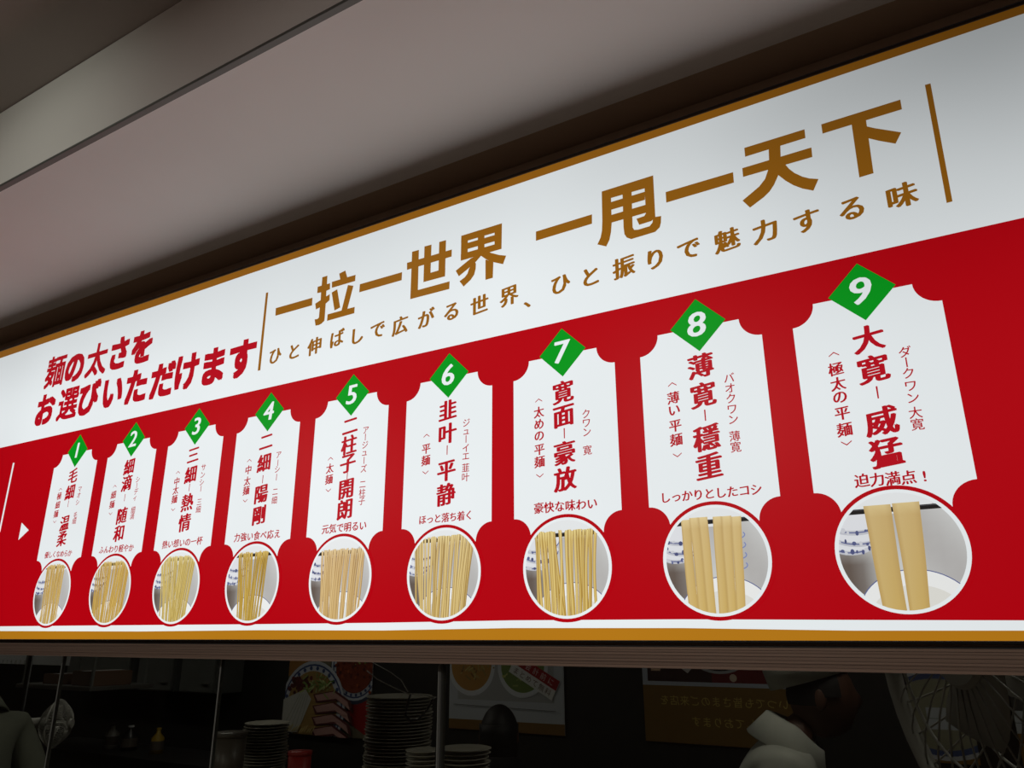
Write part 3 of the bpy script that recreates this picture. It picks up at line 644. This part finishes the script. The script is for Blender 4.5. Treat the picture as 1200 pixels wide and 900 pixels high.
# stainless range hood units at the upper left, each a thing
hx = [72, 156, 207, 256]
for k in range(3):
    Y = 2.08; a = P3(hx[k] + 1.5, 812, Y); b = P3(hx[k + 1] - 1.5, 765, Y); zlo = P3(160, 809, Y).z
    t = thing('wall_cabinet', ('left', 'middle', 'right')[k] + ' one of three grey steel wall cabinets at upper left of the window', 'cabinet', (a.x, Y, zlo), 0, 'grey wall cabinets')
    W = b.x - a.x
    obj('carcass', B((0, W, .02, YK - Y - .002, 0, .62), bevel=.004), M_STEELD, t)
    dr = obj('door', B((.004, W - .004, 0, .018, .006, .61), bevel=.003), M_STEELD, t)
    obj('handle', B((W - .10, W - .04, -.016, 0, .05, .06), bevel=.003), M_STEEL, dr)

# shelf under the cabinets with cartons on it
Y = 1.2; a = P3(18, 803, Y); b = P3(106, 803, Y)
shelf = thing('wire_shelf', 'pale steel shelf hanging at the left side above the small fan', 'shelf', (a.x, Y, P3(60, 803, Y).z))
Ws = b.x - a.x
obj('board', B((0, Ws, 0, .35, -.02, 0), bevel=.003), M_STEEL, shelf)
for x in (0.02, Ws - .04):
    for y in (.02, .31): obj('hanger_rod', B((x, x + .012, y, y + .012, 0, 2.6 - shelf.location.z)), M_STEELD, shelf)
for k, (x, wd, hg, m, lb) in enumerate(((.10, .20, .05, M_BROWN, 'flat brown carton at the left on the hanging steel shelf'), (.36, .22, .07, M_BROWN, 'taller brown carton at the right on the hanging steel shelf'))):
    t = thing('carton', lb, 'box', (a.x + x + .06, Y + .05, shelf.location.z), .1 - .2 * k)
    obj('carton_body', B((0, wd, 0, .2, 0, hg), bevel=.003), m, t); obj('tape', B((wd / 2 - .02, wd / 2 + .02, .0, .2, hg, hg + .0008)), M_PAPER, t)

# notice sheet high at the left
a = P3(-20, 777, 1.3); b = P3(82, 773, 1.3)
t = thing('notice_sheet', 'white notice with handwriting hanging at the top left of the window', 'notice', (a.x, 1.3, min(a.z, b.z)))
obj('sheet', B((0, b.x - a.x, 0, .002, 0.0, .22)), M_PAPER, t)
lettering('handwriting', [('おりますてを'[i % 6], .08 + i * .045, .012) for i in range(10)], M_PLASD, t, .0006, .022, joined=True)

# wall fan at the left
def tubes(name, parent, lines, r, m, closed=False, n=5):
    bm = bmesh.new()
    for L_ in lines: tube(bm, L_, r, n, closed)
    return obj(name, bm, m, parent, smooth=True)
def fan(name, label, centre, normal_yaw, tilt, R, dep, nw, m, mount_top):
    t = thing(name, label, 'fan', centre, normal_yaw)
    ct = lambda a, r, y: (r * math.cos(a), y, r * math.sin(a))
    K = 44
    tubes('guard_rim', t, [[ct(2 * math.pi * k / K, R, 0) for k in range(K)]], R * .05, m, True)
    for nm, s in (('front_guard', -1), ('rear_guard', 1)):
        lines = []
        for k in range(nw):
            a = 2 * math.pi * k / nw
            lines.append([ct(a, R * q, s * dep * (1 - q ** 3)) for q in (.22, .45, .7, .88, 1)])
        tubes(nm, t, lines, R * (.013 if R < .2 else .0055), m, n=4)
        o_ = tubes('guard_ring', t, [[ct(2 * math.pi * k / K, R * .62, s * dep * .76) for k in range(K)]], R * .01, m, True, 4)
    obj('hub_cap', lathe([(0, .0), (.20 * R, .0), (.22 * R, .008), (.2 * R, .02), (0, .02)]), m, t, (0, -dep - .01, 0)).rotation_euler = (-math.pi / 2, 0, 0)
    obj('motor', lathe([(0, 0), (.26 * R, 0), (.28 * R, .03), (.24 * R, .09), (.1 * R, .12), (0, .12)]), m, t, (0, dep * .5, 0)).rotation_euler = (-math.pi / 2, 0, 0)
    for k in range(3):
        bm = bmesh.new(); rows = []
        for q in range(6):
            rr = R * (.12 + (.74 if R < .2 else .42) * q / 5); wd = .25 + .5 * math.sin(math.pi * (q + 1) / 7)
            rows.append([bm.verts.new(ct(k * 2.0944 + (j / 5 - .5) * wd, rr, (j / 5 - .5) * dep * .8)) for j in range(6)])
        for A, C in zip(rows, rows[1:]):
            for j in range(5): bm.faces.new((A[j], A[j + 1], C[j + 1], C[j]))
        bl = obj('blade', bm, m, t, smooth=True); so = bl.modifiers.new('s', 'SOLIDIFY'); so.thickness = .002
    tubes('mount_arm', t, [[(0, dep * .5 + .06, 0), (0, dep + .10, R * .5), (0, dep + .10, mount_top)]], .012, M_PLASD)
    return t
c = P3(66, 848, .95)
f1 = fan('wall_fan', 'small grey wall fan turned sideways beside the left cook', c, math.radians(124), 0, .098, .06, 48, M_PLAS, 2.6 - c.z)
c = P3(1160, 752, .52)
f2 = fan('cage_fan', 'large round fan turned sideways close behind the glass at the right end', (c.x, .52, c.z), math.radians(-57), 0, .375, .065, 34, M_PLAS, 2.6 - c.z)

# pass counter with stacks of plates
t = thing('pass_counter', 'steel pass counter carrying the plate stacks behind the glass', 'counter', (0, 0, 0))
cy0, cy1, cz = .50, 1.10, 1.30
x0, x1 = P3(230, 880, .8).x, P3(720, 880, .8).x
obj('top', B((x0, x1, cy0, cy1, cz - .03, cz), bevel=.004), M_STEELD, t)
for x in (x0 + .03, x1 - .07):
    for y in (cy0 + .03, cy1 - .07): obj('leg', B((x, x + .04, y, y + .04, 0, cz - .03)), M_STEELD, t)
obj('lower_shelf', B((x0 + .03, x1 - .03, cy0 + .05, cy1 - .05, .4, .42)), M_STEELD, t)
ORD = 'topmost second third fourth fifth sixth seventh eighth ninth tenth eleventh twelfth thirteenth fourteenth fifteenth sixteenth seventeenth eighteenth nineteenth twentieth'.split()
def ordn(k): return ORD[k] if k < 20 else ('twenty-' + ORD[k - 20].replace('topmost', 'first'))
def plate(r, q=1.0):
    t = thing('plate', '', 'plate')
    obj('dish', lathe([(x, z * q) for x, z in ((0, .004), (r * .52, .004), (r * .62, .005), (r, .0115), (r * 1.006, .0135), (r * .985, .0142), (r * .6, .0085), (0, .007))], 36), M_PLATE, t, smooth=True)
    obj('foot_ring', lathe([(r * .46, 0), (r * .54, 0), (r * .54, .0045 * q), (r * .46, .0045 * q)], 30), M_PLATE, t, smooth=True)
    return t
def copy_tree(o, parent=None):
    c = o.copy(); COL.objects.link(c)
    if parent: c.parent = parent
    for ch in list(o.children): copy_tree(ch, c)
    return c
def stack(px, ptop, Y, r, pitch, where, group):
    rnd = random.Random(px); p = P3(px, ptop, Y); n = max(1, int((p.z - .012 - cz) / pitch)); first = None
    base = cz
    for k in range(n):
        o = plate(r, pitch / .0145) if first is None else copy_tree(first)
        first = first or o
        o.location = (p.x + rnd.uniform(-.004, .004), Y + rnd.uniform(-.004, .004), base + k * pitch + .0005)
        o.rotation_euler = (0, 0, rnd.uniform(0, 6))
        o['label'] = f'white china plate, {ordn(n - 1 - k)} from the top of {where}'.replace('topmost from the top', 'topmost'); o['group'] = group
stack(469, 810, .93, .108, .0098, 'the tall stack', 'plates in the tall stack')
stack(497, 868, .64, .050, .0110, 'the small stack left of the post', 'plates left of the metal post')
stack(544, 866, .72, .072, .0110, 'the stack right of the post', 'plates right of the metal post')
stack(314, 842, .95, .080, .0100, 'the stack left of the poster', 'plates at the left')
# container beside the left stack
M_TUB = mat('smoky_plastic', srgb(88, 80, 72), .4)
def tub(name, label, px, py, Y, r, h_, m, lidm):
    p = P3(px, py, Y); t = thing(name, label, 'container', (p.x, Y, cz))
    h_ = p.z - cz
    m = M_TUB if m is M_PLAS else m; lidm = M_TUB if lidm is M_PLAS else lidm
    obj('tub_body', lathe([(0, 0), (r * .9, 0), (r, h_ * .95), (r * .96, h_ * .95), (r * .86, .006), (0, .006)]), m, t, smooth=True)
    obj('lid', lathe([(0, h_), (r * 1.04, h_), (r * 1.05, h_ * .93), (r * 1.02, h_ * .93), (0, h_ * .985)]), lidm, t, smooth=True)
tub('food_tub', 'pale round tub left of the dark plate stack', 270, 858, .66, .052, .2, M_PLAS, M_PLAS)
tub('red_tub', 'small red tub below the bowl poster', 352, 880, .68, .035, .1, M_REDP, M_REDP)

def bottle(label, px, py, Y, r, body, cap):
    p = P3(px, py, Y); h_ = max(.12, p.z - c2z); t = thing('bottle', label, 'bottle', (p.x, Y, c2z))
    obj('bottle_body', lathe([(0, 0), (r, 0), (r, h_ * .6), (r * .35, h_ * .8), (r * .3, h_ * .93), (0, h_ * .93)]), body, t, smooth=True)
    obj('cap', lathe([(0, h_), (r * .36, h_), (r * .4, h_ * .93), (0, h_ * .93)]), cap, t); obj('bottle_label', lathe([(r * 1.01, h_ * .15), (r * 1.01, h_ * .5)]), M_TUB, t)
c2z = 1.22
xa, xb = P3(60, 880, 1.6).x, P3(300, 880, 1.6).x
t = thing('prep_counter', 'dark prep counter carrying sauce bottles at the left back', 'counter', (0, 0, 0))
obj('top', B((xa, xb, 1.4, 1.75, c2z - .03, c2z), bevel=.003), M_KBLACK, t)
obj('cabinet_front', B((xa + .02, xb - .02, 1.42, 1.74, 0, c2z - .03)), M_KBLACK, t)
bottle('tall pale sauce bottle, left one of three at the back left', 132, 858, 1.55, .035, M_PLAS, M_PLASD)
bottle('labelled brown bottle, middle one of three at the back left', 152, 866, 1.55, .04, M_PLASD, M_PAPER)
bottle('mustard yellow bottle, right one of three at the back left', 185, 866, 1.55, .032, M_YEL, M_YEL)

# cables: thin white pair and a black loop
cb = [P3(x, y, .62) for x, y in ((430, 786), (442, 796), (462, 806), (478, 813), (500, 815), (514, 818))]
tag(tubes('thin_cable', None, [cb], .0016, M_PLAS), 'thin white cable sagging above the plate stacks', 'cable')
cb = [P3(x, y, .62) for x, y in ((436, 776), (458, 788), (470, 797), (478, 811))]
tag(tubes('thin_cable', None, [cb], .0014, M_PLAS), 'thin white cable coming down steeply from the window head to the black loop', 'cable')
cb = [P3(x, y, .6) for x, y in ((481, 814), (477, 828), (475, 838), (481, 845), (490, 843), (499, 834), (507, 820), (512, 818), (515, 826), (513, 850), (511, 895))]
tag(tubes('black_cable', None, [cb], .0032, M_PLASD), 'black cable looping in front of the tall plate stack', 'cable')

# ------------------------------------------------------------------ people
def skinned(verts, edges, name, m, parent, sub=2):
    me = bpy.data.meshes.new('s'); me.from_pydata([v[:3] for v in verts], edges, [])
    o = bpy.data.objects.new('s', me); COL.objects.link(o)
    o.modifiers.new('skin', 'SKIN'); sb = o.modifiers.new('sub', 'SUBSURF'); sb.levels = sub; sb.render_levels = sub
    for i, v in enumerate(verts):
        r = v[3]; sv = me.skin_vertices[0].data[i]; sv.radius = (r, r) if not isinstance(r, tuple) else r; sv.use_root = (i == 0)
    dg = bpy.context.evaluated_depsgraph_get(); me2 = bpy.data.meshes.new_from_object(o.evaluated_get(dg))
    bpy.data.objects.remove(o); me2.name = name
    me2.materials.clear(); me2.materials.append(m)
    for p in me2.polygons: p.use_smooth = True
    o2 = bpy.data.objects.new(name, me2); COL.objects.link(o2); o2.parent = parent
    return o2
def person(label, head, face_yaw, lean, H, shirt, hat, pants=M_CLOTHK, long=False):
    """standing figure; local +y is where it faces; head = world point between the ears"""
    s = H / 1.70; t = thing('person', label, 'person', (0, 0, 0), face_yaw)
    def lz(z): return z * s
    def P(x, y, z, r):
        k = max(0, (z - .95)) / .7; return (x * s, (y + lean * k) * s, z * s, r * s)
    v = [P(0, 0, .95, .12), P(0, .0, 1.12, .115), P(0, 0, 1.30, .13), P(0, 0, 1.40, .10), P(0, .0, 1.47, .055), P(0, .01, 1.55, .052)]
    e = [(0, 1), (1, 2), (2, 3), (3, 4), (4, 5)]
    for sd in (-1, 1):
        b = len(v)
        v += [P(sd * .17, 0, 1.39, .058), P(sd * .23, -.02, 1.15, .045), P(sd * .22, .14, .98, .034), P(sd * .21, .22, .96, .026), P(sd * .205, .28, .95, .024)]
        e += [(3, b), (b, b + 1), (b + 1, b + 2), (b + 2, b + 3), (b + 3, b + 4)]
        h = b + 4
        for q, (fx, ln) in enumerate(((-.03, .075), (-.01, .09), (.01, .085), (.028, .065))):
            k = len(v); v += [P(sd * .205 + fx, .30, .95, .011), P(sd * .205 + fx * 1.2, .30 + ln * .6, .94, .009), P(sd * .205 + fx * 1.2, .30 + ln, .925, .007)]
            e += [(h, k), (k, k + 1), (k + 1, k + 2)]
        k = len(v); v += [P(sd * .165, .27, .955, .011), P(sd * .150, .31, .95, .009)]; e += [(b + 3, k), (k, k + 1)]
        b = len(v)
        v += [P(sd * .10, 0, .86, .095), P(sd * .11, .01, .48, .06), P(sd * .11, -.02, .10, .04), P(sd * .11, -.01, .05, .038), P(sd * .12, .12, .03, .03)]
        e += [(0, b), (b, b + 1), (b + 1, b + 2), (b + 2, b + 3), (b + 3, b + 4)]
    body = skinned(v, e, 'body', M_SKIN, t, 1)
    # head: an egg with brow, nose, mouth, chin, ears joined to the neck
    bm = bmesh.new(); bmesh.ops.create_uvsphere(bm, u_segments=28, v_segments=22, radius=1)
    for q in bm.verts:
        x, y, z = q.co; w_ = .076 * (1 - .16 * max(0, -z)); q.co = Vector((x * w_, y * .096, z * .118))
        if y > 0:
            q.co.y += .018 * math.exp(-((x / .16) ** 2 + ((z + .12) / .2) ** 2)) + .008 * math.exp(-((x / .35) ** 2 + ((z + .78) / .2) ** 2)) - .008 * math.exp(-(((abs(x) - .38) / .16) ** 2 + ((z - .08) / .12) ** 2)) + .004 * math.exp(-((x / .3) ** 2 + ((z + .48) / .08) ** 2))
    for sd in (-1, 1):
        r_ = bmesh.ops.create_uvsphere(bm, u_segments=10, v_segments=8, radius=1)
        for q in r_['verts']: q.co = Vector((sd * .076 + q.co.x * .010, -.008 + q.co.y * .018, -.005 + q.co.z * .032))
    hc = Vector((0, (.02 + lean * 1.0) * s, 1.60 * s))
    for q in bm.verts: q.co = q.co * s + hc
    tmp = bpy.data.meshes.new('h'); bm.to_mesh(tmp); bm.free()
    bm = bmesh.new(); bm.from_mesh(body.data); bm.from_mesh(tmp); bm.to_mesh(body.data); bm.free()
    for p in body.data.polygons: p.use_smooth = True
    # hair
    bm = bmesh.new(); bmesh.ops.create_uvsphere(bm, u_segments=24, v_segments=16, radius=1)
    bmesh.ops.delete(bm, geom=[q for q in bm.verts if q.co.z < -.35 or (q.co.y > .55 and q.co.z < .45) or (q.co.y > .1 and q.co.z < .0)], context='VERTS')
    for q in bm.verts: q.co = Vector((q.co.x * .083, q.co.y * .103, q.co.z * .124)) * s + hc
    obj('hair', bm, M_HAIR, t, smooth=True)
    if long:      # shoulder-length hair down the back of the neck
        bm = bmesh.new(); rows = []
        for q in range(6):
            z = .05 - .042 * q; rows.append([bm.verts.new((Vector(((.081 - .001 * q) * math.cos(a), (.100 - .006 * q) * math.sin(a) - .004, z))) * s + hc) for a in [math.pi + math.pi * k / 16 for k in range(17)]])
        for A, C in zip(rows, rows[1:]):
            for j in range(16): bm.faces.new((A[j], A[j + 1], C[j + 1], C[j]))
        lh = obj('back_hair', bm, M_HAIR, t, smooth=True); so = lh.modifiers.new('s', 'SOLIDIFY'); so.thickness = .003
    # clothes
    tv = [P(0, 0, .84, .155), P(0, 0, .98, .14), P(0, 0, 1.14, .135), P(0, 0, 1.30, .15), P(0, 0, 1.405, .105), P(0, 0, 1.455, .068)]
    te = [(0, 1), (1, 2), (2, 3), (3, 4), (4, 5)]
    for sd in (-1, 1):
        b = len(tv); tv += [P(sd * .165, 0, 1.395, .082), P(sd * .215, -.01, 1.27, .07), P(sd * .235, -.02, 1.13, .062), P(sd * .225, .06, 1.05, .052)]
        te += [(4, b), (b, b + 1), (b + 1, b + 2), (b + 2, b + 3)]
    skinned(tv, te, 'shirt', shirt, t, 2)
    pv = [P(0, 0, .95, .145)]; pe = []
    for sd in (-1, 1):
        b = len(pv); pv += [P(sd * .10, 0, .86, .11), P(sd * .11, .01, .48, .078), P(sd * .11, -.01, .12, .062)]; pe += [(0, b), (b, b + 1), (b + 1, b + 2)]
    skinned(pv, pe, 'trousers', pants, t, 1)
    for sd in (-1, 1): obj('shoe', B((sd * .11 * s - .045, sd * .11 * s + .045, -.09, .18, 0.001, .075), bevel=.02), M_PLASD, t, smooth=True)
    # collar folded round the neck
    bm = bmesh.new(); nk = Vector((0, lean * .68 * s, 1.455 * s)); rows = []
    for r_, dz in ((.070, .070), (.094, .066), (.128, -.012), (.124, -.016), (.074, .030)):
        rows.append([bm.verts.new(nk + Matrix.Rotation(-min(.75, lean * 1.6), 3, 'X') @ Vector((r_ * math.cos(a) * s, r_ * math.sin(a) * s, dz * s - (.03 * max(0, math.sin(a))) * s))) for a in [math.pi / 2 + .25 + (2 * math.pi - .5) * k / 24 for k in range(25)]])
    for A, C in zip(rows, rows[1:] + rows[:1]):
        for j in range(24): bm.faces.new((A[j], A[j + 1], C[j + 1], C[j]))
    obj('collar', bm, shirt, t, smooth=True)
    if hat:
        bm = lathe([(0, .175), (.05, .172), (.088, .155), (.098, .10), (.096, .045), (.092, .045), (.094, .10), (0, .165)], 32)
        for q in bm.verts: q.co = (Matrix.Rotation(.27, 3, 'X') @ Vector((q.co.x * .95, q.co.y * 1.26, q.co.z))) * s + hc + Vector((0, -.02, .0))
        cp = obj('cap', bm, hat, t, smooth=True)
    R_ = Matrix.Rotation(face_yaw, 3, 'Z') @ hc
    t.location = (head.x - R_.x, head.y - R_.y, 0)
    return t
def person_at(label, px, py, Y, yaw, lean, shirt, hat, long=False):
    h = P3(px, py, Y); H = h.z / 1.60 * 1.70
    return person(label, h, yaw, lean, H, shirt, hat, long=long)
person_at('person in a white collared shirt and white cap seen in profile at the right', 963, 815, 1.45, math.radians(-78), .28, M_CLOTH, M_CLOTH)
person_at('person with dark hair and black clothes below the centre menu poster', 585, 862, 1.50, math.radians(20), .05, M_CLOTHK, None, True)
person_at('person in a grey-green shirt bending at the lower left corner', -38, 795, .62, math.radians(85), .32, M_CLOTHG, None)

# price slip taped to a pillar at the far right
p0, p1 = P3(1128, 775, .95), P3(1176, 775, .95)
t = thing('kitchen_pillar', 'dark brown pillar behind the glass near the right edge', 'pillar', (p0.x, .95, 0))
obj('shaft', B((0, p1.x - p0.x, 0, .10, 0, 2.6), bevel=.006), mat('pillar_paint', srgb(62, 52, 42), 0.6), t)
q0 = P3(1142, 846, .94)
t2 = thing('paper_slip', 'printed paper slip taped on the dark pillar near the right edge', 'notice', (p0.x + .012, .942, q0.z))
obj('sheet', B((0, .055, 0, .002, 0, .075)), mat('faded_paper', srgb(120, 96, 84), .7), t2)
lettering('print', [('いつでも皆さまの'[i % 8], .008 + (i % 6) * .008, .066 - (i // 6) * .009) for i in range(36)], M_PLASD, t2, .0004, .007, joined=True)
